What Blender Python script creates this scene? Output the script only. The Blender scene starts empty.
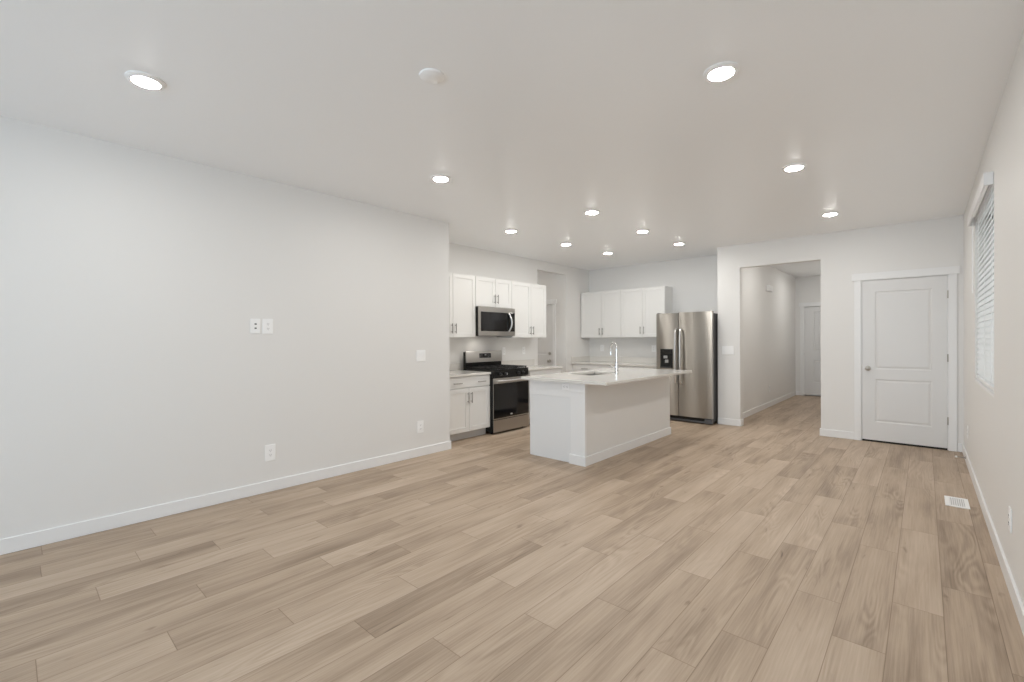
import bpy, bmesh, math, random
from mathutils import Vector, Matrix

R = math.radians
random.seed(7)
SC = bpy.context.scene
COL = SC.collection

# ------------------------------------------------------------------ camera
CAM_YAW, CAM_PITCH, CAM_ROLL, CAM_H = 0.7351, -0.0039, -0.0046, 1.3275
cd = bpy.data.cameras.new('camera')
cam = bpy.data.objects.new('camera', cd)
COL.objects.link(cam)
cd.sensor_width = 36.0
cd.lens = 455.87 / 1024 * 36.0
cd.clip_start = 0.05
c_, s_ = math.cos(CAM_YAW), math.sin(CAM_YAW)
r0 = Vector((c_, s_, 0)); f0 = Vector((-s_, c_, 0)); z0 = Vector((0, 0, 1))
fw = f0 * math.cos(CAM_PITCH) + z0 * math.sin(CAM_PITCH)
up = -f0 * math.sin(CAM_PITCH) + z0 * math.cos(CAM_PITCH)
rc = r0 * math.cos(CAM_ROLL) + up * math.sin(CAM_ROLL)
uc = -r0 * math.sin(CAM_ROLL) + up * math.cos(CAM_ROLL)
M4 = Matrix((rc, uc, -fw)).transposed().to_4x4()
M4.translation = Vector((0, 0, CAM_H))
cam.matrix_world = M4
SC.camera = cam

# ------------------------------------------------------------------ light and exposure
SC.view_settings.view_transform = 'Standard'
SC.view_settings.look = 'None'
SC.view_settings.gamma = 1.0
SC.view_settings.use_curve_mapping = False
SC.view_settings.exposure = 0.0
SC.cycles.max_bounces = 14
SC.cycles.diffuse_bounces = 8
SC.cycles.glossy_bounces = 6
SC.cycles.use_denoising = True
SC.cycles.sample_clamp_indirect = 6.0
LAMP = 203.0            # radiance of the downlight lenses
YREAR = -4.2
DAY = 134.0             # power of the area lamp outside the added glass door
SKY = 2.0

w = bpy.data.worlds.new('sky')
SC.world = w
w.use_nodes = True
bg = w.node_tree.nodes['Background']
bg.inputs[0].default_value = (0.92, 0.965, 1.0, 1)
bg.inputs[1].default_value = SKY

def area(name, loc, rot, sx, sy, power, color):
    l = bpy.data.lights.new(name, 'AREA')
    l.shape = 'RECTANGLE'; l.size = sx; l.size_y = sy
    l.energy = power; l.color = color
    o = bpy.data.objects.new(name, l); COL.objects.link(o)
    o.location = loc; o.rotation_euler = rot
    return o
# area lamp as daylight, tilted up, outside an unseen patio opening added behind camera
area('added_daylight', (-1.2, YREAR - 0.12, 1.12), (R(125), 0, 0), 2.5, 2.1, DAY, (0.65, 0.82, 1.0))

# ------------------------------------------------------------------ key dimensions
H = 2.735
XL, XR = -4.266, 0.338
XK = -5.108
YC = 3.588            # where the left wall ends and steps back into the kitchen
YD, YK = 7.39, 8.02   # wall with the closet door, kitchen back wall
YR = YREAR             # wall behind the camera
XP = -2.378           # side of the fridge recess
XH = -2.22            # hall left wall
YH = 12.28            # hall end wall
YM = 7.197            # side hall wall with a door
CH = 0.874            # worktop height
CHI = 0.896           # island worktop height
T = 0.12

# ------------------------------------------------------------------ materials
def mat(name, color, rough=0.5, metal=0.0, spec=0.5, coat=0.0):
    m = bpy.data.materials.new(name); m.use_nodes = True
    b = m.node_tree.nodes['Principled BSDF']
    b.inputs['Base Color'].default_value = (*color, 1)
    b.inputs['Roughness'].default_value = rough
    b.inputs['Metallic'].default_value = metal
    b.inputs['Specular IOR Level'].default_value = spec
    b.inputs['Coat Weight'].default_value = coat
    return m

def nodes(m):
    return m.node_tree.nodes, m.node_tree.links, m.node_tree.nodes['Principled BSDF']

def add_bump(m, scale, strength, dist, detail=2.0):
    n, l, b = nodes(m)
    tc = n.new('ShaderNodeTexCoord'); nz = n.new('ShaderNodeTexNoise')
    nz.inputs['Scale'].default_value = scale; nz.inputs['Detail'].default_value = detail
    bp = n.new('ShaderNodeBump'); bp.inputs['Strength'].default_value = strength
    bp.inputs['Distance'].default_value = dist
    l.new(tc.outputs['Object'], nz.inputs['Vector'])
    l.new(nz.outputs['Fac'], bp.inputs['Height']); l.new(bp.outputs['Normal'], b.inputs['Normal'])

M = {}
M['wall'] = mat('wall_paint', (0.80, 0.79, 0.775), 0.5, spec=0.35); add_bump(M['wall'], 90, 0.12, 0.002)
M['ceil'] = mat('ceiling_paint', (0.94, 0.95, 0.962), 0.37, spec=0.5); add_bump(M['ceil'], 60, 0.15, 0.002)
M['trim'] = mat('trim_paint', (0.84, 0.84, 0.84), 0.35)
M['door'] = mat('door_paint', (0.745, 0.74, 0.735), 0.38)
M['cab'] = mat('cabinet_paint', (0.815, 0.81, 0.795), 0.38)
M['panel'] = mat('island_panel_paint', (0.795, 0.80, 0.805), 0.4)
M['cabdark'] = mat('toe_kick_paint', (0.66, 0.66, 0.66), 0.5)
M['plastic'] = mat('white_plastic', (0.94, 0.94, 0.94), 0.3)
M['slot'] = mat('dark_slot', (0.12, 0.12, 0.12), 0.6)
M['chrome'] = mat('chrome', (0.80, 0.80, 0.80), 0.08, 1.0)
M['nickel'] = mat('satin_nickel', (0.50, 0.48, 0.45), 0.3, 1.0)
M['pull'] = mat('brushed_pull', (0.34, 0.32, 0.30), 0.35, 1.0)
M['black'] = mat('black_enamel', (0.010, 0.010, 0.010), 0.22, spec=0.35)
M['grate'] = mat('cast_iron', (0.012, 0.012, 0.012), 0.45)
M['glass'] = mat('black_glass', (0.008, 0.008, 0.008), 0.04, spec=0.45)
M['darkgrey'] = mat('dark_grey_paint', (0.055, 0.055, 0.058), 0.45)
M['grille'] = mat('grille_plastic', (0.10, 0.10, 0.105), 0.5)
M['midgrey'] = mat('grey_plastic', (0.34, 0.34, 0.34), 0.4)
M['lightgrey'] = mat('light_grey_metal', (0.50, 0.50, 0.50), 0.5)
M['gap'] = mat('shade_and_grille_black', (0.02, 0.018, 0.016), 0.8)  # near-black for the painted door-gap shade, also fridge grille and feet
M['display'] = mat('display_glass', (0.010, 0.010, 0.012), 0.08)
M['emblem'] = mat('silver_emblem_and_glint', (0.75, 0.75, 0.75), 0.3, 0.6)  # also colours the glint painted on a range knob
M['vinyl'] = mat('window_vinyl', (0.85, 0.85, 0.85), 0.35)

def stainless(name, color, rough, aniso, rot):
    m = mat(name, color, rough, 1.0)
    n, l, b = nodes(m)
    tg = n.new('ShaderNodeTangent'); tg.direction_type = 'RADIAL'; tg.axis = 'Z'
    b.inputs['Anisotropic'].default_value = aniso
    b.inputs['Anisotropic Rotation'].default_value = rot
    l.new(tg.outputs['Tangent'], b.inputs['Tangent'])
    tc = n.new('ShaderNodeTexCoord'); mp = n.new('ShaderNodeMapping'); nz = n.new('ShaderNodeTexNoise')
    mp.inputs['Scale'].default_value = (3, 3, 420); nz.inputs['Scale'].default_value = 1.0
    nz.inputs['Detail'].default_value = 3
    mr = n.new('ShaderNodeMapRange'); mr.inputs['To Min'].default_value = rough * 0.985; mr.inputs['To Max'].default_value = rough * 1.015
    l.new(tc.outputs['Object'], mp.inputs['Vector']); l.new(mp.outputs['Vector'], nz.inputs['Vector'])
    l.new(nz.outputs['Fac'], mr.inputs['Value']); l.new(mr.outputs['Result'], b.inputs['Roughness'])
    return m
M['steel'] = stainless('stainless_steel', (0.43, 0.405, 0.37), 0.31, 1.0, 0.25)
M['steel_soft'] = mat('stainless_plain', (0.50, 0.48, 0.455), 0.32, 1.0)
M['steel_bright'] = mat('stainless_bright', (0.66, 0.65, 0.64), 0.36, 1.0)

def quartz():
    m = mat('white_quartz', (0.74, 0.715, 0.68), 0.09)
    n, l, b = nodes(m)
    tc = n.new('ShaderNodeTexCoord'); nz = n.new('ShaderNodeTexNoise'); cr = n.new('ShaderNodeValToRGB')
    nz.inputs['Scale'].default_value = 130; nz.inputs['Detail'].default_value = 4
    cr.color_ramp.elements[0].position = 0.33; cr.color_ramp.elements[0].color = (0.70, 0.675, 0.635, 1)
    cr.color_ramp.elements[1].position = 0.5; cr.color_ramp.elements[1].color = (0.75, 0.73, 0.695, 1)
    l.new(tc.outputs['Object'], nz.inputs['Vector']); l.new(nz.outputs['Fac'], cr.inputs['Fac'])
    l.new(cr.outputs['Color'], b.inputs['Base Color'])
    return m
M['quartz'] = quartz()

def lens():
    m = bpy.data.materials.new('lit_lens'); m.use_nodes = True
    n, l, b = nodes(m)
    b.inputs['Base Color'].default_value = (0.9, 0.9, 0.9, 1)
    b.inputs['Emission Color'].default_value = (1.0, 0.985, 0.945, 1)
    b.inputs['Emission Strength'].default_value = LAMP
    return m
M['lens'] = lens()

def task():
    m = bpy.data.materials.new('task_lens'); m.use_nodes = True
    n, l, b = nodes(m)
    b.inputs['Emission Color'].default_value = (1.0, 0.93, 0.84, 1)
    b.inputs['Emission Strength'].default_value = 24.0
    return m
M['task'] = task()

def slat():
    m = bpy.data.materials.new('blind_slat'); m.use_nodes = True
    n, l, b = nodes(m)
    b.inputs['Base Color'].default_value = (0.90, 0.90, 0.90, 1); b.inputs['Roughness'].default_value = 0.4
    tr = n.new('ShaderNodeBsdfTranslucent'); tr.inputs['Color'].default_value = (0.93, 0.935, 0.94, 1)
    mx = n.new('ShaderNodeMixShader'); mx.inputs['Fac'].default_value = 0.5
    out = n['Material Output']
    l.new(b.outputs[0], mx.inputs[1]); l.new(tr.outputs[0], mx.inputs[2]); l.new(mx.outputs[0], out.inputs['Surface'])
    return m
M['slat'] = slat()

def pane():
    m = bpy.data.materials.new('window_glass'); m.use_nodes = True
    n, l, b = nodes(m)
    tr = n.new('ShaderNodeBsdfTransparent'); tr.inputs['Color'].default_value = (0.95, 0.97, 0.96, 1)
    gl = n.new('ShaderNodeBsdfGlossy'); gl.inputs['Roughness'].default_value = 0.02
    fr = n.new('ShaderNodeFresnel'); fr.inputs['IOR'].default_value = 1.45
    mx = n.new('ShaderNodeMixShader')
    l.new(fr.outputs[0], mx.inputs['Fac']); l.new(tr.outputs[0], mx.inputs[1]); l.new(gl.outputs[0], mx.inputs[2])
    l.new(mx.outputs[0], n['Material Output'].inputs['Surface'])
    return m
M['pane'] = pane()

def wood():
    m = bpy.data.materials.new('oak_plank'); m.use_nodes = True
    n, l, b = nodes(m)
    def math_(op, a=None, b_=None, c=None):
        x = n.new('ShaderNodeMath'); x.operation = op
        for i, v in enumerate((a, b_, c)):
            if v is None: continue
            if isinstance(v, (int, float)): x.inputs[i].default_value = v
            else: l.new(v, x.inputs[i])
        return x.outputs[0]
    uv = n.new('ShaderNodeUVMap'); uv.uv_map = 'plank'
    sx = n.new('ShaderNodeSeparateXYZ'); l.new(uv.outputs[0], sx.inputs[0])
    U, V = sx.outputs[0], sx.outputs[1]
    tone = n.new('ShaderNodeAttribute'); tone.attribute_name = 'tone'
    seed = n.new('ShaderNodeAttribute'); seed.attribute_name = 'seed'
    def vec(su, sv, k):
        c = n.new('ShaderNodeCombineXYZ')
        l.new(math_('MULTIPLY_ADD', U, su, math_('MULTIPLY', seed.outputs['Fac'], 13.7 + k)), c.inputs[0])
        l.new(math_('MULTIPLY', V, sv), c.inputs[1])
        l.new(math_('MULTIPLY', seed.outputs['Fac'], 31.3 + k), c.inputs[2])
        return c.outputs[0]
    def noise(v, detail=3, rough=0.55, dist=0.0):
        x = n.new('ShaderNodeTexNoise'); x.inputs['Scale'].default_value = 1.0
        x.inputs['Detail'].default_value = detail; x.inputs['Roughness'].default_value = rough
        x.inputs['Distortion'].default_value = dist
        l.new(v, x.inputs['Vector']); return x.outputs['Fac']
    broad = noise(vec(9, 1.1, 0), 2)                      # soft streaks along a plank
    fine = noise(vec(115, 2.6, 3), 4, 0.65)               # fine fibres
    field = noise(vec(7.5, 1.0, 5), 1.5, 0.4, 0.4)        # contour field of the cathedral grain
    rings = math_('SINE', math_('MULTIPLY', field, 75.0))
    rmask = n.new('ShaderNodeMapRange'); rmask.inputs['From Min'].default_value = 0.48; rmask.inputs['From Max'].default_value = 0.62
    l.new(noise(vec(6, 0.9, 9), 1), rmask.inputs['Value'])
    ringv = math_('MULTIPLY', math_('MULTIPLY', rings, rmask.outputs[0]), 0.085)
    knot = n.new('ShaderNodeMapRange'); knot.inputs['From Min'].default_value = 0.69; knot.inputs['From Max'].default_value = 0.80
    l.new(noise(vec(19, 4.2, 12), 2, 0.5, 0.6), knot.inputs['Value'])
    val = math_('MULTIPLY_ADD', math_('SUBTRACT', broad, 0.5), 0.80, math_('MULTIPLY', tone.outputs['Fac'], 0.155))
    val = math_('ADD', val, math_('MULTIPLY', math_('SUBTRACT', fine, 0.5), 0.70))
    val = math_('ADD', val, ringv)
    val = math_('ADD', val, 0.5)
    val = math_('SUBTRACT', val, math_('MULTIPLY', knot.outputs[0], 0.32))
    cr = n.new('ShaderNodeValToRGB'); e = cr.color_ramp.elements
    e[0].position = 0.0; e[0].color = (0.168, 0.115, 0.076, 1)
    e[1].position = 1.0; e[1].color = (0.60, 0.485, 0.382, 1)
    k = e.new(0.5); k.color = (0.43, 0.33, 0.243, 1)
    l.new(val, cr.inputs['Fac'])
    # seams between planks: distance to the nearest edge
    du = math_('MINIMUM', U, math_('SUBTRACT', 0.188, U))
    dv = math_('MINIMUM', V, math_('SUBTRACT', 1.2, V))
    sm = n.new('ShaderNodeMapRange'); sm.inputs['From Min'].default_value = 0.0006; sm.inputs['From Max'].default_value = 0.0022
    l.new(math_('MINIMUM', du, dv), sm.inputs['Value'])
    mx = n.new('ShaderNodeMixRGB'); mx.blend_type = 'MULTIPLY'; mx.inputs['Color2'].default_value = (0.55, 0.5, 0.46, 1)
    l.new(math_('SUBTRACT', 1.0, sm.outputs[0]), mx.inputs['Fac']); l.new(cr.outputs['Color'], mx.inputs['Color1'])
    l.new(mx.outputs[0], b.inputs['Base Color'])
    rr = n.new('ShaderNodeMapRange'); rr.inputs['To Min'].default_value = 0.40; rr.inputs['To Max'].default_value = 0.52
    l.new(fine, rr.inputs['Value']); l.new(rr.outputs[0], b.inputs['Roughness'])
    b.inputs['Specular IOR Level'].default_value = 0.35
    bp = n.new('ShaderNodeBump'); bp.inputs['Strength'].default_value = 0.25; bp.inputs['Distance'].default_value = 0.001
    l.new(math_('ADD', math_('MULTIPLY', fine, 0.4), sm.outputs[0]), bp.inputs['Height'])
    l.new(bp.outputs['Normal'], b.inputs['Normal'])
    return m
M['wood'] = wood()

# ------------------------------------------------------------------ helpers
def box(bm, x0, x1, y0, y1, z0, z1):
    v = [bm.verts.new((x, y, z)) for x in (x0, x1) for y in (y0, y1) for z in (z0, z1)]
    for f in ((0, 1, 3, 2), (4, 6, 7, 5), (0, 4, 5, 1), (2, 3, 7, 6), (0, 2, 6, 4), (1, 5, 7, 3)):
        bm.faces.new([v[i] for i in f])
    return bm

def B(*boxes):
    bm = bmesh.new()
    for b in boxes: box(bm, *b)
    return bm

def tube(bm, pts, r, seg=12, caps=True):
    pts = [Vector(p) for p in pts]; n = len(pts)
    rs = r if isinstance(r, (list, tuple)) else [r] * n
    t = (pts[1] - pts[0]).normalized()
    a = t.orthogonal().normalized(); rings = []
    for i in range(n):
        d = (pts[min(i + 1, n - 1)] - pts[max(i - 1, 0)]).normalized()
        a = (a - d * a.dot(d)).normalized(); b = d.cross(a)
        rings.append([bm.verts.new(pts[i] + (a * math.cos(2 * math.pi * k / seg) + b * math.sin(2 * math.pi * k / seg)) * rs[i]) for k in range(seg)])
    for i in range(n - 1):
        for k in range(seg):
            bm.faces.new((rings[i][k], rings[i][(k + 1) % seg], rings[i + 1][(k + 1) % seg], rings[i + 1][k]))
    if caps:
        bm.faces.new(list(reversed(rings[0]))); bm.faces.new(rings[-1])
    return bm

def lathe(bm, prof, seg=32, axis='z', o=(0, 0, 0)):
    """prof: (radius, height) pairs turned about an axis through o"""
    def P(r, h, a):
        x, y = r * math.cos(a), r * math.sin(a)
        v = {'z': (x, y, h), 'x': (h, x, y), 'y': (y, h, x)}[axis]
        return Vector(v) + Vector(o)
    rings = []
    for r, h in prof:
        if r < 1e-6: rings.append([bm.verts.new(P(0, h, 0))])
        else: rings.append([bm.verts.new(P(r, h, 2 * math.pi * k / seg)) for k in range(seg)])
    for A, C in zip(rings, rings[1:]):
        for k in range(seg):
            if len(A) == 1 and len(C) > 1: bm.faces.new((A[0], C[k], C[(k + 1) % seg]))
            elif len(C) == 1 and len(A) > 1: bm.faces.new((A[k], A[(k + 1) % seg], C[0]))
            elif len(A) > 1: bm.faces.new((A[k], A[(k + 1) % seg], C[(k + 1) % seg], C[k]))
    return bm

def obj(name, bm, m, parent=None, loc=(0, 0, 0), smooth=False, bevel=0.0, seg=2):
    bmesh.ops.remove_doubles(bm, verts=bm.verts, dist=1e-6)
    bmesh.ops.recalc_face_normals(bm, faces=bm.faces)
    me = bpy.data.meshes.new(name); bm.to_mesh(me); bm.free()
    me.materials.append(M[m] if isinstance(m, str) else m)
    o = bpy.data.objects.new(name, me); COL.objects.link(o)
    o.location = loc
    if parent: o.parent = parent
    if smooth:
        for p in me.polygons: p.use_smooth = True
        me.set_sharp_from_angle(angle=R(40))
    if bevel:
        b = o.modifiers.new('bevel', 'BEVEL'); b.width = bevel; b.segments = seg; b.limit_method = 'ANGLE'; b.angle_limit = R(40)
    return o

def tag(o, label, cat, group=None):
    o['label'] = label; o['category'] = cat
    if group: o['group'] = group
    return o

def thing(name, label, cat, loc=(0, 0, 0), rotz=0.0, group=None):
    o = bpy.data.objects.new(name, None); COL.objects.link(o)
    o.empty_display_size = 0.1
    o.location = loc; o.rotation_euler = (0, 0, rotz)
    return tag(o, label, cat, group)

def struct(name, bm, m, parent=None, **k):
    o = obj(name, bm, m, parent, **k)
    if not parent: o['kind'] = 'structure'
    return o

def dup(root, loc, label=None, rotz=None):
    r = root.copy(); COL.objects.link(r); r.location = loc
    if rotz is not None: r.rotation_euler = (0, 0, rotz)
    if label: r['label'] = label
    for ch in list(root.children):
        c = ch.copy(); COL.objects.link(c); c.parent = r
        for g in list(ch.children):
            d = g.copy(); COL.objects.link(d); d.parent = c
    return r

def panel_slab(w, h, t, panels, rings):
    """slab x 0..w, z 0..h, front at y=0 looking to -y, back at y=t; panels = (x0,x1,z0,z1) of equal x-range,
    rings = (inset, depth) steps from the panel's edge inwards"""
    bm = bmesh.new()
    def q(x0, x1, z0, z1): bm.faces.new([bm.verts.new(p) for p in ((x0, 0, z0), (x1, 0, z0), (x1, 0, z1), (x0, 0, z1))])
    a, b = panels[0][0], panels[0][1]
    zs = [0] + [z for p in sorted(panels, key=lambda p: p[2]) for z in (p[2], p[3])] + [h]
    q(0, a, 0, h); q(b, w, 0, h)
    for i in range(0, len(zs), 2): q(a, b, zs[i], zs[i + 1])
    for (x0, x1, z0_, z1) in panels:
        prev = None
        for ins, d in [(0, 0)] + list(rings):
            cur = [bm.verts.new(p) for p in ((x0 + ins, d, z0_ + ins), (x1 - ins, d, z0_ + ins), (x1 - ins, d, z1 - ins), (x0 + ins, d, z1 - ins))]
            if prev:
                for i in range(4): bm.faces.new((prev[i], prev[(i + 1) % 4], cur[(i + 1) % 4], cur[i]))
            prev = cur
        bm.faces.new(prev)
    v = [bm.verts.new(p) for p in ((0, 0, 0), (w, 0, 0), (w, 0, h), (0, 0, h), (0, t, 0), (w, t, 0), (w, t, h), (0, t, h))]
    for f in ((0, 4, 5, 1), (1, 5, 6, 2), (2, 6, 7, 3), (3, 7, 4, 0), (4, 7, 6, 5)): bm.faces.new([v[i] for i in f])
    return bm

# ------------------------------------------------------------------ the setting
# floor: one mesh of planks, each with a tone and a seed of its own
def floor():
    bm = bmesh.new()
    uvl = bm.loops.layers.uv.new('plank')
    tl = bm.faces.layers.float.new('tone'); sl = bm.faces.layers.float.new('seed')
    off = {-22: .67, -21: .12, -20: .53, -19: .9, -18: .31, -17: 1.08, -16: .68, -15: .07, -14: .48, -13: .89, -12: .26, -11: 1.09,
           -10: .61, -9: .06, -8: .47, -7: .82, -6: .18, -5: .65, -4: .97, -3: .38, -2: .06, -1: .57, 0: .936, 1: .249}
    light = [(-12, .9), (-15, 1.9), (-18, .9), (-9, 4.2), (-1, 3.5), (-2, 1.8), (-6, 4.4), (-7, 5.0), (-20, 2.3), (-10, 2.4), (-13, 2.7), (-8, 2.3), (-4, 4.2), (-3, 5.6)]
    dark = [(-17, .5), (-14, 1.1), (-9, 3.0), (-1, 2.4), (0, 2.8), (-16, 1.2), (-19, .4), (-11, 1.7), (-5, 5.5), (-13, 4.5)]
    rnd = random.Random(11)
    regions = [(-7.3, -5.108, 6.2, 7.3), (-5.108, 0.46, -4.5, 8.1), (-2.4, -0.9, 8.1, 12.5)]
    for k in range(-40, 3):
        xa, xb = 0.068 + .188 * k, 0.068 + .188 * (k + 1)
        o = off.get(k, rnd.random() * 1.2)
        for j in range(-5, 12):
            ya, yb = o + 1.2 * j, o + 1.2 * (j + 1)
            tone = rnd.gauss(0, .42); seed = rnd.random()
            if any(r == k and ya < y < yb for r, y in light): tone = .85
            if any(r == k and ya < y < yb for r, y in dark): tone = -.55
            for (rx0, rx1, ry0, ry1) in regions:
                x0, x1, y0, y1 = max(xa, rx0), min(xb, rx1), max(ya, ry0), min(yb, ry1)
                if x1 - x0 < 1e-4 or y1 - y0 < 1e-4: continue
                f = bm.faces.new([bm.verts.new(p) for p in ((x0, y0, 0), (x1, y0, 0), (x1, y1, 0), (x0, y1, 0))])
                f[tl] = tone; f[sl] = seed
                for lp in f.loops: lp[uvl].uv = (lp.vert.co.x - xa, lp.vert.co.y - ya)
    box(bm, -7.3, 0.46, -4.5, 12.5, -0.12, -0.004)
    me = bpy.data.meshes.new('floor'); bm.to_mesh(me); bm.free()
    me.materials.append(M['wood'])
    o = bpy.data.objects.new('floor', me); COL.objects.link(o); o['kind'] = 'structure'
floor()
struct('ceiling', B((-7.3, 0.46, -4.5, 12.5, H, H + .12)), 'ceil')

struct('wall_left', B((XL - T, XL, YR, YC - T, 0, H), (XK - T, XL, YC - T, YC, 0, H)), 'wall')
oy0, oy1, oz = 6.33, YM, 2.57
struct('wall_kitchen_left', B((XK - T, XK, YC, oy0, 0, H), (XK - T, XK, oy1, YK + T, 0, H), (XK - T, XK, oy0, oy1, oz, H)), 'wall')
struct('wall_kitchen_back', B((XK, XP, YK, YK + T, 0, H)), 'wall')
struct('wall_hall_left', B((XP, XH, YD + T, YH + T, 0, H)), 'wall')
hx0, hx1, hz = -2.056, -1.04, 2.39           # hall opening
dx0, dx1, dz = -0.604, 0.212, 2.062          # closet door opening
struct('wall_back', B((XP, hx0, YD, YD + T, 0, H), (hx0, hx1, YD, YD + T, hz, H), (hx1, dx0, YD, YD + T, 0, H),
                      (dx0, dx1, YD, YD + T, dz, H), (dx1, XR, YD, YD + T, 0, H)), 'wall')
wy0, wy1, wz0, wz1 = 4.31, 5.80, 0.93, 2.40  # window opening
TW = 0.16
struct('wall_right', B((XR, XR + TW, YR, wy0, 0, H), (XR, XR + TW, wy1, YD + T, 0, H), (XR, XR + TW, wy0, wy1, 0, wz0), (XR, XR + TW, wy0, wy1, wz1, H)), 'wall')
struct('wall_hall_right', B((-1.04 + .04, -0.88, YD + T, YH + T, 0, H)), 'wall')
ex0, ex1 = -2.052, -1.2
struct('wall_hall_end', B((XH, ex0, YH, YH + T, 0, H), (ex1, -1.0, YH, YH + T, 0, H), (ex0, ex1, YH, YH + T, 2.045, H), (ex0, ex1, YH + .08, YH + T, 0, 2.045)), 'wall')
struct('wall_closet', B((-0.88, XR + TW, YD + .9, YD + 1.0, 0, H)), 'wall')
mx0, mx1 = -6.25, -5.415
struct('wall_side_hall_right', B((-7.3, mx0, YM, YM + T, 0, H), (mx1, XK - T, YM, YM + T, 0, H), (mx0, mx1, YM, YM + T, 2.015, H), (mx0, mx1, YM + .08, YM + T, 0, 2.015)), 'wall')
struct('wall_side_hall_left', B((-7.3, XK - T, oy0 - T, oy0, 0, H)), 'wall')
struct('wall_side_hall_end', B((-7.3 - T, -7.3, oy0 - T, YM + T, 0, H)), 'wall')
px0, px1, pz = -2.5, 0.1, 2.15            # unseen glazed patio opening, added behind the camera for daylight
struct('wall_rear', B((XL, px0, YR - T, YR, 0, H), (px1, XR + TW, YR - T, YR, 0, H), (px0, px1, YR - T, YR, pz, H)), 'wall')

BH, BT = 0.098, 0.013
def base(name, *bx):
    struct(name, B(*bx), 'trim', bevel=.003, seg=1)
base('baseboard_left', (XL, XL + BT, YR, YC + BT, 0, BH), (XL - .12, XL, YC, YC + BT, 0, BH))
base('baseboard_right', (XR - BT, XR, YR, YD - BT, 0, BH))
base('baseboard_back_left', (XP + .002, hx0 + BT, YD - BT, YD, 0, BH), (hx0, hx0 + BT, YD, YD + T + BT, 0, BH))
base('baseboard_back_middle', (hx1 - BT, -.664, YD - BT, YD, 0, BH), (hx1 - BT, hx1, YD, YD + T, 0, BH))
base('baseboard_back_right', (.285, XR, YD - BT, YD, 0, BH))
base('baseboard_hall_left', (XH, XH + BT, YD + T, YH, 0, BH))
base('baseboard_hall_end', (XH + BT, -2.125, YH - BT, YH, 0, BH))
base('baseboard_hall_right', (-1.013, -1.0, YD + T, YH, 0, BH))
base('baseboard_kitchen', (XK, XK + BT, 6.235, oy0, 0, BH), (XK, XK + BT, YM, 7.36, 0, BH))
base('baseboard_side_hall', (-5.325, XK, YM - BT, YM, 0, BH))

# doors ---------------------------------------------------------------
RAISED = [(.009, .006), (.020, .006), (.036, .0015)]
def knob(parent, x, z, m='nickel'):
    bm = lathe(bmesh.new(), [(.0, 0), (.031, 0), (.031, -.006), (.012, -.010), (.011, -.030), (.020, -.036), (.028, -.048), (.027, -.060), (.016, -.068), (0, -.070)], 20, 'y')
    return obj('door_knob', bm, m, parent, (x, 0, z), smooth=True)

def make_door(n, x0, x1, z0_, z1, y, knob_x, knob_z, hinge_x=None, panels=((.927, 1.91), (.255, .80)), hz_=(), stile=.13, dead=None):
    w, h = x1 - x0, z1 - z0_
    o = obj(n, panel_slab(w, h, .035, [(stile, w - stile, a - z0_, b - z0_) for a, b in panels], RAISED), 'door', None, (x0, y, z0_))
    o['kind'] = 'structure'
    if knob_x is not None:
        k = knob(o, knob_x - x0, knob_z - z0_)
        k['label'] = 'satin nickel door knob'
        lp = obj('latch_plate', B((-.0015, .0, .004, .03, knob_z - z0_ - .03, knob_z - z0_ + .03)), 'pull', o)
    if dead:
        bm = lathe(bmesh.new(), [(0, 0), (.03, 0), (.03, -.012), (.02, -.018), (0, -.018)], 20, 'y')
        obj('deadbolt', bm, 'nickel', o, (dead[0] - x0, 0, dead[1] - z0_), smooth=True)
    for z in hz_:
        bm = tube(bmesh.new(), [(hinge_x - x0, -.006, z - z0_ - .045), (hinge_x - x0, -.006, z - z0_ + .045)], .0065, 10)
        obj('hinge', bm, 'nickel', o)
    return o
def casing(n, x0, x1, ztop, y, cw=.07, t=.018, head=.09, ear=.025, back=T):
    """flat craftsman casing with a taller head piece that overhangs, plus the jamb lining"""
    struct(n, B((x0 - cw, x0, y - t, y, 0, ztop), (x1, x1 + cw, y - t, y, 0, ztop),
                (x0 - cw - ear, x1 + cw + ear, y - t - .006, y, ztop, ztop + head),
                (x0, x0 + .008, y, y + back, 0, ztop), (x1 - .008, x1, y, y + back, 0, ztop), (x0, x1, y, y + back, ztop - .008, ztop)), 'trim', bevel=.0015, seg=1)
make_door('door_1', dx0 + .011, dx1 - .011, .024, 2.051, YD - .004, -.534, .935, .206, hz_=(1.83, 1.085, .345))
casing('trim_1', dx0, dx1, dz, YD, back=.1)
struct('door_gap_shade', B((dx0 + .01, dx1 - .01, YD - .0, YD + .08, 0, .018)), 'gap')  # black strip painted as the shade in the gap under the closet door
make_door('door_2', ex0 + .01, ex1 - .01, .03, 2.03, YH - .003, -1.27, .95, panels=((1.03, 1.93), (.32, .82)), stile=.17)
casing('trim_2', ex0, ex1, 2.045, YH, back=.075)
make_door('door_3', mx0 + .01, mx1 - .01, .02, 2.005, YM - .003, -5.495, .895, panels=((1.02, 1.88), (.24, .80)), stile=.14, dead=(-5.495, 1.045))
casing('trim_3', mx0, mx1, 2.015, YM, back=.075)

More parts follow.
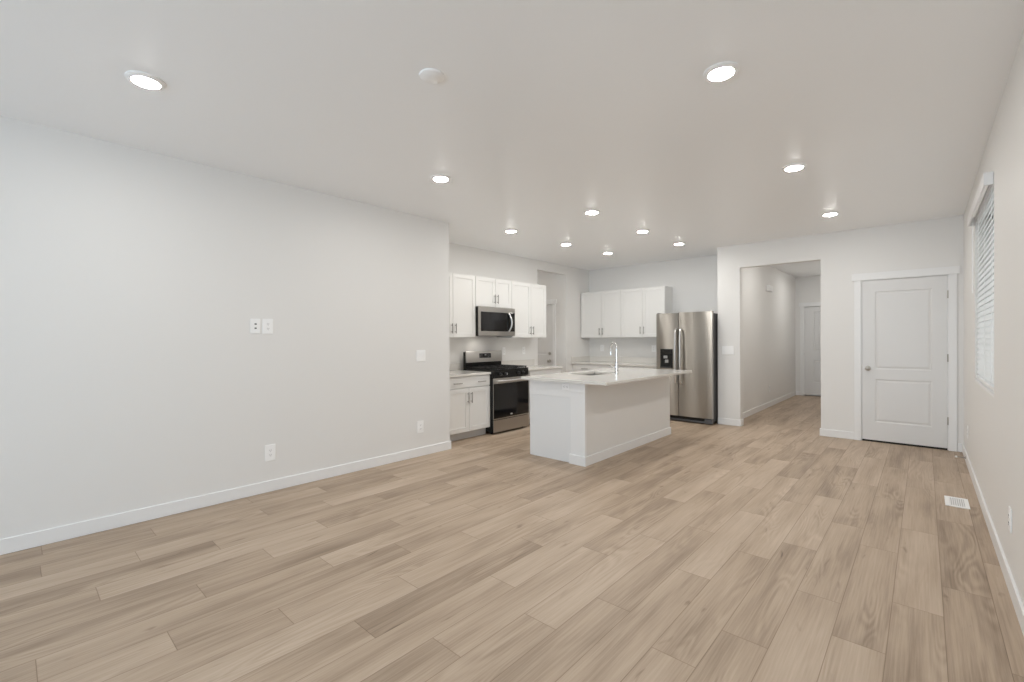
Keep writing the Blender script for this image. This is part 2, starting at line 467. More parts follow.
# window in the right wall --------------------------------------------
wx = XR + .105
win = struct('window_1', B((wx, wx + .05, wy0, wy1, wz0, wz0 + .05), (wx, wx + .05, wy0, wy1, wz1 - .05, wz1), (wx, wx + .05, wy0, wy0 + .05, wz0, wz1),
                           (wx, wx + .05, wy1 - .05, wy1, wz0, wz1), (wx, wx + .05, (wy0 + wy1) / 2 - .02, (wy0 + wy1) / 2 + .02, wz0, wz1)), 'vinyl')
obj('window_pane', B((wx + .022, wx + .028, wy0 + .05, wy1 - .05, wz0 + .05, wz1 - .05)), 'pane', win)
struct('trim_5', B((XR, XR + .105, wy0, wy1, wz0 - .0, wz0 + .02)), 'trim')
win2 = struct('added_window', B((px0, px0 + .06, YR - .09, YR - .03, 0, pz), (px1 - .06, px1, YR - .09, YR - .03, 0, pz), (px0, px1, YR - .09, YR - .03, pz - .06, pz),
                     (px0, px1, YR - .09, YR - .03, 0, .05), ((px0 + px1) / 2 - .04, (px0 + px1) / 2 + .04, YR - .09, YR - .03, 0, pz)), 'vinyl')  # unseen glass door frame added with the patio opening

obj('window_pane', B((px0 + .06, (px0 + px1) / 2 - .04, YR - .063, YR - .057, .05, pz - .06), ((px0 + px1) / 2 + .04, px1 - .06, YR - .063, YR - .057, .05, pz - .06)), 'pane', win2)

bl = thing('window_blind', 'white horizontal slat blind with valance and tilt wand in right wall window', 'blind', (XR, 0, 0))
obj('valance', B((-.048, -.036, wy0 + .004, wy1 + .03, 2.325, 2.408), (-.036, -.001, wy0 + .004, wy0 + .016, 2.325, 2.408), (-.036, -.001, wy1 + .018, wy1 + .03, 2.325, 2.408)), 'trim', bl, bevel=.003)
obj('headrail', B((.003, .045, wy0 + .01, wy1 - .01, 2.345, 2.39)), 'vinyl', bl)
sm_ = None
ya_, yb_ = wy0 + .012, wy1 - .012
zz = 2.322; k = 0
while zz > 1.02:
    if sm_ is None:
        bm = bmesh.new(); ang = R(71); pr = []
        for i in range(7):
            t = -1 + 2 * i / 6; d = .025 * t; cr = .003 * (1 - t * t)
            pr.append((d * math.cos(ang) - cr * math.sin(ang), d * math.sin(ang) + cr * math.cos(ang)))
        va = [[bm.verts.new((x + dx, y, z + dz_)) for x, z in pr] for y in (ya_, yb_) for dx, dz_ in ((0, 0), (.0022, .0006))]
        for i in range(6):
            bm.faces.new((va[0][i], va[0][i + 1], va[2][i + 1], va[2][i])); bm.faces.new((va[1][i], va[3][i], va[3][i + 1], va[1][i + 1]))
            bm.faces.new((va[0][i], va[1][i], va[1][i + 1], va[0][i + 1])); bm.faces.new((va[2][i], va[2][i + 1], va[3][i + 1], va[3][i]))
        bm.faces.new((va[0][0], va[2][0], va[3][0], va[1][0])); bm.faces.new((va[0][6], va[1][6], va[3][6], va[2][6]))
        sm_ = obj('slat', bm, 'slat', bl, (.018, 0, zz), smooth=True)
    else:
        s2 = sm_.copy(); COL.objects.link(s2); s2.parent = bl; s2.location = (.018, 0, zz)
    zz -= .0445; k += 1
obj('bottom_rail', B((.004, .034, ya_, yb_, .965, .99)), 'vinyl', bl, bevel=.004)
for y in (wy0 + .25, (wy0 + wy1) / 2, wy1 - .25):
    obj('ladder_cord', tube(bmesh.new(), [(.0065, y, .98), (.0065, y, 2.35)], .0012, 6), 'plastic', bl)
obj('tilt_wand', tube(bmesh.new(), [(-.018, wy1 - .05, 1.72), (-.018, wy1 - .05, 2.34)], .0045, 8), 'plastic', bl)

# ------------------------------------------------------------------ ceiling lights
GL = 'recessed ceiling lights'
def make_light(loc, label):
    t = thing('recessed_light', label, 'ceiling light', loc, 0, GL)
    obj('trim_ring', lathe(bmesh.new(), [(.088, 0), (.088, -.004), (.080, -.008), (.066, -.0145), (.0635, -.0145), (.0635, -.006), (.0635, 0)], 40), 'plastic', t, smooth=True)
    obj('lens', lathe(bmesh.new(), [(.063, -.0115), (.060, -.0155), (.045, -.0180), (.02, -.0190), (0, -.0193)], 40), 'lens', t, smooth=True)
    return t
spots = [(-3.115, .509, 'round lit ceiling light at far left, nearest the long blank left wall'),
         (-.794, 2.533, 'largest round lit ceiling light, high in the picture right of centre'),
         (-3.119, 2.537, 'lit ceiling light just before the end of the left wall, nearest its corner'),
         (-.793, 4.345, 'lit ceiling light second from the front in the row leading to the closet door'),
         (-2.724, 4.342, 'lit ceiling light above the near end of the island'),
         (-.791, 6.261, 'lit ceiling light closest to the closet door wall, last of its row'),
         (-3.967, 4.378, 'lit ceiling light in front of the cabinets above the range'),
         (-3.929, 5.546, 'lit ceiling light second in the row beside the left cabinets, right of the microwave'),
         (-2.725, 5.562, 'lit ceiling light above the far end of the island'),
         (-3.84, 6.60, 'lit ceiling light farthest back, in front of the back wall cabinets'),
         (-2.69, 6.669, 'lit ceiling light just in front of and above the fridge')]
L0 = None
for x, y, lab in spots:
    if L0 is None: L0 = make_light((x, y, H), lab)
    else: dup(L0, (x, y, H), lab)
dup(L0, (-.793, .509, H), 'added lit ceiling light above the camera, out of the picture')  # unseen downlight added to spread the room light
dup(L0, (-1.40, 8.45, H), 'lit ceiling light in the hall beyond the opening, near end')
dup(L0, (-1.40, 10.9, H), 'lit ceiling light in the hall beyond the opening, far end')
dup(L0, (-6.95, 6.76, H), 'added unseen ceiling light in the side hall beyond the kitchen opening')  # unseen downlight added to brighten the side hall

cv = thing('ceiling_cover', 'flat round white blank cover plate on the ceiling, unlit', 'ceiling cover', (-1.945, 1.525, H))
obj('cover_disc', lathe(bmesh.new(), [(.066, 0), (.066, -.006), (.060, -.011), (0, -.012)], 40), 'plastic', cv, smooth=True)

# ------------------------------------------------------------------ plates on the walls
def plate(w, h):
    bm = B((-w / 2, w / 2, -.006, 0, -h / 2, h / 2)); return bm
def make_outlet(loc, rz, label, w=.078, h=.126):
    t = thing('wall_outlet', label, 'outlet', loc, rz, 'wall outlets')
    obj('cover_plate', plate(w, h), 'plastic', t, bevel=.003)
    for z in (-.0195, .0195):
        rc_ = obj('receptacle', lathe(bmesh.new(), [(.0165, -.006), (.0165, -.0078), (0, -.0078)], 20, 'y', (0, 0, z)), 'plastic', t)
        obj('slots', B((-.0075, -.0052, -.0086, -.0076, z - .003, z + .007), (.0052, .0075, -.0086, -.0076, z - .003, z + .007), (-.0022, .0022, -.0086, -.0076, z - .011, z - .007)), 'slot', rc_)
    return t
def make_switch(loc, rz, label, n, w, h=.128):
    t = thing('light_switch', label, 'light switch', loc, rz, 'light switch plates')
    obj('cover_plate', plate(w, h), 'plastic', t, bevel=.003)
    for i in range(n):
        x = (i - (n - 1) / 2) * .046
        bm = bmesh.new()
        v = [bm.verts.new(p) for p in ((x - .0165, -.006, -.033), (x + .0165, -.006, -.033), (x + .0165, -.006, .033), (x - .0165, -.006, .033),
                                       (x - .0165, -.0075, -.033), (x + .0165, -.0075, -.033), (x + .0165, -.011, .033), (x - .0165, -.011, .033))]
        for f in ((0, 1, 2, 3), (4, 7, 6, 5), (0, 4, 5, 1), (3, 2, 6, 7), (0, 3, 7, 4), (1, 5, 6, 2)): bm.faces.new([v[j] for j in f])
        obj('rocker', bm, 'plastic', t)
    return t
FX = R(90)     # local front (-y) turned to face +x
e = .0005
make_outlet((XL + e, 1.541, .341), FX, 'white outlet low on the left wall, left one of the two near the baseboard', .088, .142)
make_outlet((XL + e, 3.151, .333), FX, 'white outlet low on the left wall near its right corner', .088, .135)
make_outlet((XL + e, 1.528, 1.45), FX, 'white duplex outlet at eye height, right one of the pair on the left wall', .086, .132)
mp_ = thing('media_plate', 'white wall plate with two dark ports, left one of the pair at eye height', 'wall plate', (XL + e, 1.428, 1.45), FX)
obj('cover_plate', plate(.078, .128), 'plastic', mp_, bevel=.003)
for z in (-.018, .018): obj('port', B((-.008, .008, -.0082, -.004, z - .006, z + .006)), 'slot', mp_)
make_switch((XL + e, 3.163, 1.145), FX, 'white double rocker switch at the right end of the left wall', 2, .128)
make_switch((-2.228, YD - e, 1.143), 0, 'white triple rocker switch on the wall piece between fridge and hall opening', 3, .168)
make_outlet((XK + e, 5.446, 1.135), FX, 'white outlet above the backsplash right behind the range', .075, .125)
make_outlet((XK + e, 5.945, 1.133), FX, 'white outlet on the kitchen wall below the end of the left cabinets', .075, .125)
make_outlet((-4.805, YK - e, 1.143), 0, 'white outlet on the back kitchen wall left of the faucet', .08, .125)
make_outlet((-3.714, YK - e, 1.143), 0, 'white outlet on the back kitchen wall just left of the fridge', .08, .125)
make_outlet((XH + e, 9.86, .352), FX, 'white outlet low on the hall wall seen through the opening', .085, .13)
make_outlet((XR - e, 6.66, .345), -FX, 'white outlet low on the right wall near the closet door corner')
make_outlet((XR - e, 3.527, .368), -FX, 'white outlet low on the right wall nearest the viewer')
ch_ = thing('door_chime', 'small white chime box high on the hall wall', 'door chime', (XH + e, 9.80, 2.28), FX)
obj('chime_box', B((-.14, .14, -.05, 0, -.055, .055)), 'plastic', ch_, bevel=.008)

ds = thing('door_stop', 'dark door stop with white tip on the right baseboard by the closet', 'door stop', (XR - BT, 6.80, .05), 0)
obj('stop_rod', lathe(bmesh.new(), [(0, 0), (.012, 0), (.012, -.006), (.005, -.009), (.005, -.066), (0, -.066)], 14, 'x'), 'pull', ds, smooth=True)
obj('rubber_tip', lathe(bmesh.new(), [(0, -.064), (.0095, -.064), (.0095, -.078), (.006, -.082), (0, -.082)], 14, 'x'), 'plastic', ds, smooth=True)['label'] = 'white rubber tip'

fr = thing('floor_register', 'white metal vent register set in the floor near the right wall', 'floor vent', (.193, 5.10, 0))
bm = B((-.070, -.045, -.142, .142, .0005, .006), (.045, .070, -.142, .142, .0005, .006), (-.045, .045, -.142, -.115, .0005, .006), (-.045, .045, .115, .142, .0005, .006))
obj('frame', bm, 'plastic', fr, bevel=.002)
obj('well', B((-.045, .045, -.115, .115, .0003, .0008)), 'lightgrey', fr)
bm = bmesh.new()
for i in range(7): box(bm, -.042 + i * .0125, -.042 + i * .0125 + .0075, -.115, .115, .001, .005)
obj('louver', bm, 'trim', fr)

# ------------------------------------------------------------------ cabinets
def bar_pull(parent, cx, cz, y, vertical, length=.145):
    bm = bmesh.new(); h = length / 2; p = h - .022
    if vertical:
        tube(bm, [(cx, y - .030, cz - h), (cx, y - .030, cz + h)], .0058, 10)
        for s in (-p, p): tube(bm, [(cx, y, cz + s), (cx, y - .030, cz + s)], .0045, 8)
    else:
        tube(bm, [(cx - h, y - .030, cz), (cx + h, y - .030, cz)], .0058, 10)
        for s in (-p, p): tube(bm, [(cx + s, y, cz), (cx + s, y - .030, cz)], .0045, 8)
    o = obj('pull', bm, 'pull', parent, smooth=True)
    return o
def shaker(name, parent, x0, x1, z0_, z1, yf, st=.058):
    w, h = x1 - x0, z1 - z0_
    return obj(name, panel_slab(w, h, .019, [(st, w - st, st, h - st)], [(.0015, .0075)]), 'cab', parent, (x0, yf, z0_))
def flat(name, parent, x0, x1, z0_, z1, yf):
    return obj(name, B((0, x1 - x0, 0, .019, 0, z1 - z0_)), 'cab', parent, (x0, yf, z0_), bevel=.002, seg=1)
G = .0025
def upper(label, loc, rz, x0, x1, z0_, z1, split, pull_z, group, d=.33):
    """local x along the wall, wall at y=0, front towards -y"""
    t = thing('wall_cabinet', label, 'cabinet', loc, rz, group)
    obj('carcass', B((x0, x1, -d + .021, -.001, z0_, z1)), 'cab', t)
    for (a, b, px) in ((x0 + G, split - G, split - .033), (split + G, x1 - G, split + .033)):
        o = shaker('door', t, a, b, z0_ + .006, z1 - .006, -d)
        bar_pull(o, px - a, pull_z - z0_ - .006, 0, True, .135)
    return t
def lower(label, loc, rz, x0, x1, split, pulls, group, d=.63, filler=None):
    t = thing('base_cabinet', label, 'cabinet', loc, rz, group)
    top = CH - .032
    obj('carcass', B((x0, x1, -d + .021, -.001, .105, top)), 'cab', t)
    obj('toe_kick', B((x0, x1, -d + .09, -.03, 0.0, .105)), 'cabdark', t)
    a0, a1 = filler if filler else (x0, x1)
    o = flat('drawer', t, a0 + G, a1 - G, .694, top - .004, -d)
    for p in pulls: bar_pull(o, p - a0 - G, .757 - .694, 0, False)
    for (a, b, px) in ((a0 + G, split - G, split - .030), (split + G, a1 - G, split + .030)):
        o = shaker('door', t, a, b, .112, .683, -d)
        bar_pull(o, px - a, .558 - .112, 0, True)
    return t
KL = (XK, 0, 0)
GU, GB = 'white wall cabinets', 'white base cabinets'
upper('white two door wall cabinet left of the microwave, partly behind the left wall end', KL, FX, 3.60, 4.508, 1.352, 2.243, 4.085, 1.478, GU)
upper('short white two door wall cabinet directly above the microwave', KL, FX, 4.512, 5.282, 1.806, 2.243, 4.919, 1.928, GU)
upper('white two door wall cabinet right of the microwave beside the kitchen doorway', KL, FX, 5.286, 6.160, 1.350, 2.243, 5.752, 1.468, GU)
upper('left white wall cabinet on the back wall, next to the kitchen corner', (0, YK, 0), 0, -5.087, -4.206, 1.350, 2.250, -4.625, 1.470, GU)
upper('right white wall cabinet on the back wall, next to the fridge', (0, YK, 0), 0, -4.204, -3.356, 1.350, 2.250, -3.775, 1.478, GU)
lower('white base cabinet with one drawer and two doors left of the range', KL, FX, 3.60, 4.492, 4.10, (3.886, 4.315), GB, filler=(3.705, 4.492))
lower('white base cabinet between the range and the kitchen doorway', KL, FX, 5.262, 6.166, 5.76, (5.556, 5.994), GB, filler=(5.35, 6.166))
lower('left white base cabinet on the back wall, seen over the island sink', (0, YK, 0), 0, -5.105, -4.206, -4.62, (-4.80, -4.412), GB, filler=(-5.06, -4.206))
lower('right white base cabinet on the back wall, beside the fridge', (0, YK, 0), 0, -4.204, -3.312, -3.75, (-3.96, -3.53), GB)

GT, GS = 'white quartz worktops', 'white quartz backsplash strips'
def slab(name, label, bx, cat, group, bevel=.003):
    o = obj(name, B(bx), 'quartz', bevel=bevel); return tag(o, label, cat, group)
slab('countertop', 'short white quartz worktop left of the range', (XK + .001, XK + .652, 3.592, 4.494, CH - .03, CH), 'countertop', GT)
slab('countertop', 'white quartz worktop between the range and the kitchen doorway', (XK + .001, XK + .652, 5.262, 6.178, CH - .03, CH), 'countertop', GT)
slab('countertop', 'white quartz worktop along the back wall left of the fridge', (XK + .001, -3.306, YK - .652, YK - .001, CH - .03, CH), 'countertop', GT)
SP = .10
slab('backsplash', 'low white quartz backsplash strip left of the range', (XK + .001, XK + .02, 3.592, 4.488, CH + .0005, CH + SP), 'backsplash', GS, .0015)
slab('backsplash', 'low white quartz backsplash strip right of the range under two outlets', (XK + .001, XK + .02, 5.265, 6.215, CH + .0005, CH + SP), 'backsplash', GS, .0015)
slab('backsplash', 'long low white quartz backsplash strip on the back wall behind the faucet', (XK + .022, -3.306, YK - .02, YK - .001, CH + .0005, CH + SP), 'backsplash', GS, .0015)
slab('backsplash', 'short return piece of white quartz backsplash in the kitchen corner', (XK + .001, XK + .02, YK - .645, YK - .001, CH + .0005, CH + SP), 'backsplash', GS, .0015)

# ------------------------------------------------------------------ range
ra = thing('range', 'stainless and black gas range between the left base cabinets', 'range', (XK, 4.875, 0), FX)
W2 = .379
obj('body', B((-W2, W2, -.645, -.070, .035, .885)), 'black', ra)
for x in (-.33, .33):
    for y in (-.60, -.08): obj('foot', tube(bmesh.new(), [(x, y, 0), (x, y, .04)], .018, 12), 'black', ra)
obj('cooktop', B((-W2, W2, -.69, -.085, .880, .905)), 'black', ra, bevel=.006)
bm = bmesh.new()
box(bm, -W2, W2, -.692, -.645, .787, .882)
cp_ = obj('control_panel', bm, 'black', ra, bevel=.008)
for x in (-.245, -.135, .145, .245):
    kb = obj('knob', lathe(bmesh.new(), [(0, -.692), (.024, -.692), (.023, -.700), (.019, -.704), (.017, -.726), (0, -.727)], 24, 'y', (x, 0, .838)), 'grate', cp_, smooth=True)
obj('knob_glint', B((-.138, -.131, -.729, -.726, .838 - .015, .838 + .015)), 'emblem', cp_)  # silver bar painted as the white glint on one knob
dr_ = obj('oven_door', B((-W2 + .002, W2 - .002, -.684, -.647, .205, .782)), 'black', ra, bevel=.003)
obj('door_skin', B((-W2 + .002, W2 - .002, -.690, -.6835, .205, .782)), 'steel_soft', dr_, bevel=.002)['label'] = 'brushed stainless door skin'
obj('door_glass', B((-W2 + .008, W2 - .004, -.6935, -.689, .222, .706)), 'glass', dr_, bevel=.001)
obj('inner_window', B((-W2 + .12, W2 - .12, -.6939, -.6934, .30, .63)), 'display', dr_)
bm = bmesh.new()
tube(bm, [(-.345, -.742, .742), (.345, -.742, .742)], .0155, 16)
for x in (-.315, .315): box(bm, x - .013, x + .013, -.742, -.688, .731, .753)
hd = obj('handle', bm, 'steel_bright', dr_, smooth=True); hd['label'] = 'bright steel bar handle'
em = obj('emblem', lathe(bmesh.new(), [(0, -.6955), (.0095, -.6955), (.0095, -.694), (0, -.694)], 24, 'y', (0, 0, 0)), 'emblem', dr_)
em.scale = (2.6, 1, 1); em.location = (-.01, 0, .257)
sd = obj('storage_drawer', B((-W2 + .002, W2 - .002, -.684, -.647, .030, .198)), 'black', ra, bevel=.003)
obj('drawer_skin', B((-W2 + .002, W2 - .002, -.690, -.6835, .030, .198)), 'steel_soft', sd, bevel=.002)['label'] = 'brushed stainless drawer skin'
# backguard: black back and ends with a tilted stainless face
bm = bmesh.new()
pr = [(-.076, .88), (-.128, .88), (-.128, .985), (-.122, 1.10), (-.112, 1.142), (-.076, 1.142)]
A = [bm.verts.new((-W2, y, z)) for y, z in pr]; C2 = [bm.verts.new((W2, y, z)) for y, z in pr]
for i in range(len(pr)): j = (i + 1) % len(pr); bm.faces.new((A[i], A[j], C2[j], C2[i]))
bm.faces.new(A); bm.faces.new(list(reversed(C2)))
bgd = obj('backguard', bm, 'black', ra)
bm = bmesh.new()
pr = [(-.126, .985), (-.146, .985), (-.136, 1.135), (-.128, 1.150), (-.100, 1.150), (-.100, 1.1425), (-.110, 1.1425)]
A = [bm.verts.new((-W2 + .001, y, z)) for y, z in pr]; C2 = [bm.verts.new((W2, y, z)) for y, z in pr]
for i in range(len(pr)): j = (i + 1) % len(pr); bm.faces.new((A[i], A[j], C2[j], C2[i]))
bm.faces.new(A); bm.faces.new(list(reversed(C2)))
fc = obj('guard_face', bm, 'steel_soft', ra, smooth=True, bevel=.002)
fc['label'] = 'brushed stainless face'
bm = bmesh.new()
v = [bm.verts.new(p) for p in ((-.114, -.1440, 1.046), (.132, -.1440, 1.046), (.132, -.1392, 1.115), (-.114, -.1392, 1.115), (-.114, -.139, 1.046), (.132, -.139, 1.046), (.132, -.134, 1.115), (-.114, -.134, 1.115))]
for f in ((0, 1, 2, 3), (7, 6, 5, 4), (0, 4, 5, 1), (1, 5, 6, 2), (2, 6, 7, 3), (3, 7, 4, 0)): bm.faces.new([v[i] for i in f])
dsp = obj('display', bm, 'display', fc)
bm = bmesh.new()
for i, x in enumerate((-.075, -.055, -.035, .085, .105, .125)):
    for z in (1.06, 1.078, 1.096): box(bm, x - .023, x - .015, -.1446 + (z - 1.046) * .07, -.142 + (z - 1.046) * .07, z - .002, z + .002)
box(bm, -.004, .030, -.1432, -.139, 1.083, 1.099)
obj('key', bm, 'midgrey', dsp)
# burners and grates
for (x, y, r) in ((-.23, -.53, .045), (.23, -.53, .05), (-.23, -.24, .04), (.23, -.24, .035), (0, -.385, .045)):
    obj('burner', lathe(bmesh.new(), [(0, .905), (r, .905), (r, .912), (r * .75, .914), (r * .75, .922), (0, .922)], 24, 'z', (x, y, 0)), 'grate', ra)
for x0_, x1_ in ((-.365, -.128), (-.122, .122), (.128, .365)):
    bm = bmesh.new(); za, zb = .916, .930
    for x in (x0_ + .006, x1_ - .006): box(bm, x - .006, x + .006, -.655, -.11, za, zb)
    for y in (-.655, -.52, -.385, -.25, -.11): box(bm, x0_, x1_, y - .006, y + .006, za, zb)
    xm = (x0_ + x1_) / 2
    box(bm, xm - .005, xm + .005, -.655, -.11, za, zb)
    for x in (x0_ + .008, x1_ - .008):
        for y in (-.65, -.115): box(bm, x - .007, x + .007, y - .007, y + .007, .905, za)
    obj('grate', bm, 'grate', ra)

# ------------------------------------------------------------------ microwave
mw = thing('microwave', 'stainless over the range microwave with black glass door', 'microwave', (XK, 4.896, 0), FX)
mz0, mz1, mh = 1.378, 1.800, .3845
obj('case', B((-mh, mh, -.375, -.002, mz0, mz1)), 'black', mw, bevel=.003)
ff = obj('front_frame', B((-mh, mh, -.400, -.376, mz0, mz1)), 'steel_soft', mw, bevel=.004)
obj('door_glass', B((-mh + .035, mh - .010, -.4025, -.399, 1.446, 1.728)), 'glass', ff, bevel=.001)
obj('inner_window', B((-mh + .075, .13, -.4031, -.4023, 1.475, 1.70)), 'display', ff)
pts = []
for i in range(13):
    t = i / 12; z = 1.438 + t * .285
    b_ = math.sin(math.pi * t)
    pts.append((.232 + .028 * b_, -.402 - .045 * b_ ** .7, z))
bm = tube(bmesh.new(), pts, [.010 + .005 * math.sin(math.pi * i / 12) for i in range(13)], 12)
obj('handle', bm, 'steel_bright', ff, smooth=True)['label'] = 'curved bright steel handle'
bm = bmesh.new()
for i in range(6):
    for j in range(2): box(bm, .315 + j * .022 - .006, .315 + j * .022 + .006, -.4031, -.402, 1.50 + i * .026, 1.512 + i * .026)
obj('keypad', bm, 'darkgrey', ff)
bm = bmesh.new()
for i in range(10): box(bm, -.34 + i * .07, -.285 + i * .07, -.37, -.30, mz0 - .004, mz0 + .002)
obj('vent_grille', bm, 'darkgrey', mw)
ml = obj('task_lamp', B((-.20, -.08, -.30, -.20, mz0 - .0008, mz0 + .001)), 'task', mw)
ml['label'] = 'small lit lamp under the microwave'

# ------------------------------------------------------------------ fridge
FXC = -2.835
fg = thing('refrigerator', 'stainless side by side fridge with ice dispenser beside the hall opening', 'refrigerator', (FXC, YK, 0), 0)
fl, fr_ = -3.279 - FXC, -2.392 - FXC
yf = 7.17 - YK
obj('body', B((fl + .006, fr_ - .006, yf + .075, -.03, .03, 1.715)), 'darkgrey', fg, bevel=.004)
def fdoor(x0, x1, z0_, z1):
    bm = bmesh.new(); N = 14; th = .068
    def prof(t):
        u_ = 2 * t - 1
        return -.012 * (1 - u_ * u_) - 0
    fr_v = [[bm.verts.new((x0 + (x1 - x0) * i / N, yf + .012 + prof(i / N) , z)) for i in range(N + 1)] for z in (z0_, z1)]
    bk = [[bm.verts.new((x0 + (x1 - x0) * i / N, yf + th, z)) for i in range(N + 1)] for z in (z0_, z1)]
    for i in range(N):
        bm.faces.new((fr_v[0][i], fr_v[0][i + 1], fr_v[1][i + 1], fr_v[1][i])); bm.faces.new((bk[0][i + 1], bk[0][i], bk[1][i], bk[1][i + 1]))
        bm.faces.new((fr_v[1][i], fr_v[1][i + 1], bk[1][i + 1], bk[1][i])); bm.faces.new((fr_v[0][i + 1], fr_v[0][i], bk[0][i], bk[0][i + 1]))
    for i in (0, N): bm.faces.new((fr_v[0][i], fr_v[1][i], bk[1][i], bk[0][i]))
    return bm
sp = -2.911 - FXC
d1 = obj('freezer_door', fdoor(fl, sp - .004, .095, 1.735), 'steel', fg, smooth=True)
d2 = obj('fridge_door', fdoor(sp + .004, fr_, .095, 1.740), 'steel', fg, smooth=True)
for d_, x in ((d1, -2.940 - FXC), (d2, -2.862 - FXC)):
    pts = [(x, yf + .004, .615), (x, yf - .030, .622), (x, yf - .052, .66)]
    for i in range(9):
        t = i / 8; pts.append((x, yf - .052 - .012 * math.sin(math.pi * t), .68 + t * .73))
    pts += [(x, yf - .052, 1.43), (x, yf - .030, 1.468), (x, yf + .004, 1.475)]
    obj('handle', tube(bmesh.new(), pts, .0145, 14), 'steel_bright', d_, smooth=True)['label'] = 'bright curved bar handle'
da, db = -3.206 - FXC, -3.000 - FXC
dp = obj('dispenser', B((da, db, yf - .008, yf + .03, .850, 1.158)), 'black', d1, bevel=.004)
obj('dispenser_panel', B((da + .012, db - .012, yf - .0095, yf - .007, 1.075, 1.148)), 'glass', dp)
obj('paddle', B(((da + db) / 2 - .045, (da + db) / 2 + .02, yf - .016, yf - .007, 1.005, 1.05), ((da + db) / 2 - .02, (da + db) / 2 + .035, yf - .018, yf - .007, .935, .985)), 'midgrey', dp, bevel=.004)
obj('drip_tray', B((da + .02, db - .02, yf - .016, yf - .007, .858, .87)), 'darkgrey', dp)
obj('base_grille', B((fl + .01, fr_ - .12, yf + .035, yf + .06, .03, .088), (fl + .01, fr_ - .12, yf + .028, yf + .04, .032, .042), (fl + .01, fr_ - .12, yf + .028, yf + .04, .055, .062)), 'gap', fg)
obj('foot_cover', B((fr_ - .12, fr_ - .005, yf + .02, yf + .075, .012, .088)), 'grille', fg, bevel=.004)
obj('grille_lip', B((fl + .01, fr_ - .12, yf + .022, yf + .04, .02, .045)), 'grille', fg)
for x in (fl + .05, fr_ - .05):
    for y in (yf + .12, -.10): obj('foot', tube(bmesh.new(), [(x, y, 0), (x, y, .035)], .02, 12), 'gap', fg)
for x in (fl + .04, fr_ - .04): obj('hinge_cover', B((x - .03, x + .03, yf + .02, yf + .12, 1.716, 1.745)), 'grille', fg, bevel=.004)

# ------------------------------------------------------------------ island
ix0, ix1, iy0, iy1 = -3.378, -2.62, 4.04, 6.160
it = CHI - .0305
isl = thing('kitchen_island', 'white kitchen island with post corner and grey back panel, centre of the kitchen', 'kitchen island', ((ix0 + ix1) / 2, iy0, 0))
ox, oy = -(ix0 + ix1) / 2, -iy0
def ib(x0, x1, y0, y1, z0_, z1): return (x0 + ox, x1 + ox, y0 + oy, y1 + oy, z0_, z1)
obj('end_panel', B(ib(ix0, ix1 - .1795, iy0, iy0 + .02, 0, it)), 'panel', isl)
obj('apron_rail', B(ib(ix0, ix1 - .18, iy0 - .006, iy0, .70, it)), 'trim', isl, bevel=.001)
obj('knee_wall', B(ib(ix1 - .10, ix1, iy0 + .0125, iy1, 0, it)), 'wall', isl)['label'] = 'painted grey back panel under the overhang'
obj('corner_post', B(ib(ix1 - .178, ix1 + .004, iy0 - .020, iy0 + .012, 0, it)), 'trim', isl, bevel=.002)
obj('post_base', B(ib(ix1 - .192, ix1 + .016, iy0 - .034, iy0 + .012, 0, .10)), 'trim', isl, bevel=.002)
obj('post_cap', B(ib(ix1 - .190, ix1 + .014, iy0 - .032, iy0 + .012, .765, it)), 'trim', isl, bevel=.002)
obj('baseboard', B(ib(ix1, ix1 + BT, iy0 + .0125, iy1 + BT, 0, .098)), 'trim', isl, bevel=.002)
obj('far_panel', B(ib(ix0, ix1 - .10, iy1 - .02, iy1, 0, it)), 'cab', isl)
obj('back_rail', B(ib(ix0 + .02, ix0 + .04, iy0 + .02, iy1 - .02, .10, it)), 'cab', isl)
for i in range(4):
    ya, yb = iy0 + .022 + i * .519, iy0 + .022 + (i + 1) * .519 - .004
    bm = panel_slab(yb - ya, .72, .019, [(.058, yb - ya - .058, .058, .72 - .058)], [(.0015, .0075)])
    o = obj('door', bm, 'cab', isl, (ix0 + ox, yb + oy, .11)); o.rotation_euler = (0, 0, -FX)
make_outlet((-2.865, iy0 - .0065, .812), 0, 'small white outlet under the worktop on the island end panel', .07, .10).rotation_euler = (0, R(90), 0)

# island top with a sink cut-out
sx0, sx1, sy0, sy1 = -3.26, -2.90, 4.62, 5.24
tx0, tx1, ty0, ty1 = -3.44, -2.325, 3.955, 6.19
bm = bmesh.new()
rg = {}
for z in (CHI - .03, CHI):
    rg[z] = [[bm.verts.new((x, y, z)) for x, y in ((a, c), (b, c), (b, d), (a, d))] for a, b, c, d in ((tx0, tx1, ty0, ty1), (sx0, sx1, sy0, sy1))]
    for i in range(4): bm.faces.new((rg[z][0][i], rg[z][0][(i + 1) % 4], rg[z][1][(i + 1) % 4], rg[z][1][i]))
lo, hi = rg[CHI - .03], rg[CHI]
for q in (0, 1):
    for i in range(4): bm.faces.new((lo[q][i], lo[q][(i + 1) % 4], hi[q][(i + 1) % 4], hi[q][i]))
tag(obj('countertop', bm, 'quartz', bevel=.003), 'large white quartz worktop of the island with sink cut-out', 'countertop', GT)
sk = thing('sink', 'stainless undermount sink set in the island worktop', 'sink', ((sx0 + sx1) / 2, (sy0 + sy1) / 2, CHI - .22))
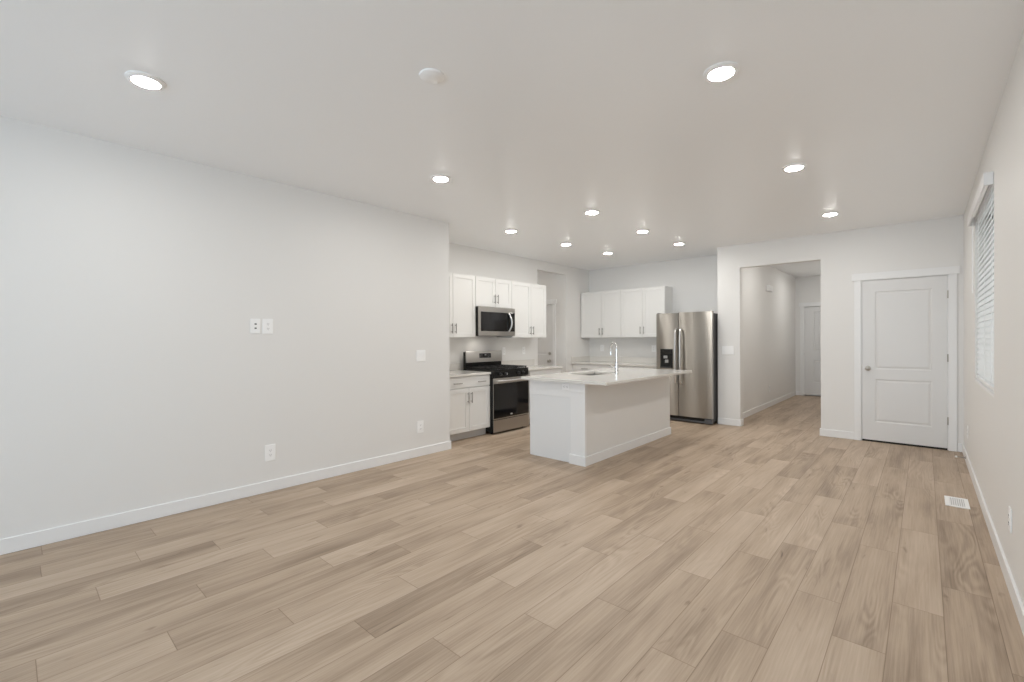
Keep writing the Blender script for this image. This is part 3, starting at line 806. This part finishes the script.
bm = bmesh.new(); a, b = (sx1 - sx0) / 2 + .012, (sy1 - sy0) / 2 + .012
ringsS = []
for (p, q, z) in ((a, b, .189), (a - .012, b - .012, .189), (a - .022, b - .022, .02), (a - .05, b - .05, .006), (.02, .02, .004)):
    ringsS.append([bm.verts.new((x, y, z)) for x, y in ((-p, -q), (p, -q), (p, q), (-p, q))])
out_ = [[bm.verts.new((x, y, z)) for x, y in ((-p, -q), (p, -q), (p, q), (-p, q))] for (p, q, z) in ((a, b, .186), (a - .006, b - .006, .186), (a - .018, b - .018, .0))]
for A, C2 in list(zip(ringsS, ringsS[1:])) + list(zip(out_, out_[1:])) + [(ringsS[0], out_[0])]:
    for i in range(4): bm.faces.new((A[i], A[(i + 1) % 4], C2[(i + 1) % 4], C2[i]))
bm.faces.new(ringsS[-1]); bm.faces.new(out_[-1])
obj('bowl', bm, 'steel_soft', sk)
obj('drain', lathe(bmesh.new(), [(.045, .008), (.04, .012), (.02, .009), (0, .009)], 24), 'chrome', sk, smooth=True)
fa = thing('faucet', 'tall chrome gooseneck faucet behind the island sink', 'faucet', (-2.805, 5.02, CHI), R(-34))
obj('base', lathe(bmesh.new(), [(0, 0), (.028, 0), (.028, .008), (.024, .012), (.024, .135), (.017, .142), (0, .142)], 24), 'chrome', fa, smooth=True)
pts = [(0, 0, .138), (0, 0, .24), (0, 0, .305)]
rA = .078
for i in range(1, 13):
    a_ = math.pi * i / 12 * 1.0
    pts.append((-rA + rA * math.cos(a_), 0, .305 + rA * math.sin(a_)))
pts.append((-2 * rA, 0, .295))
obj('spout', tube(bmesh.new(), pts, .0125, 14), 'chrome', fa, smooth=True)
obj('spray_head', lathe(bmesh.new(), [(0, .30), (.0135, .30), (.0165, .28), (.0165, .232), (.013, .228), (0, .228)], 18, 'z', (-2 * rA, 0, 0)), 'chrome', fa, smooth=True)
obj('lever', tube(bmesh.new(), [(0, -.02, .085), (0, -.045, .09), (-.01, -.10, .125)], [.010, .008, .006], 10), 'chrome', fa, smooth=True)
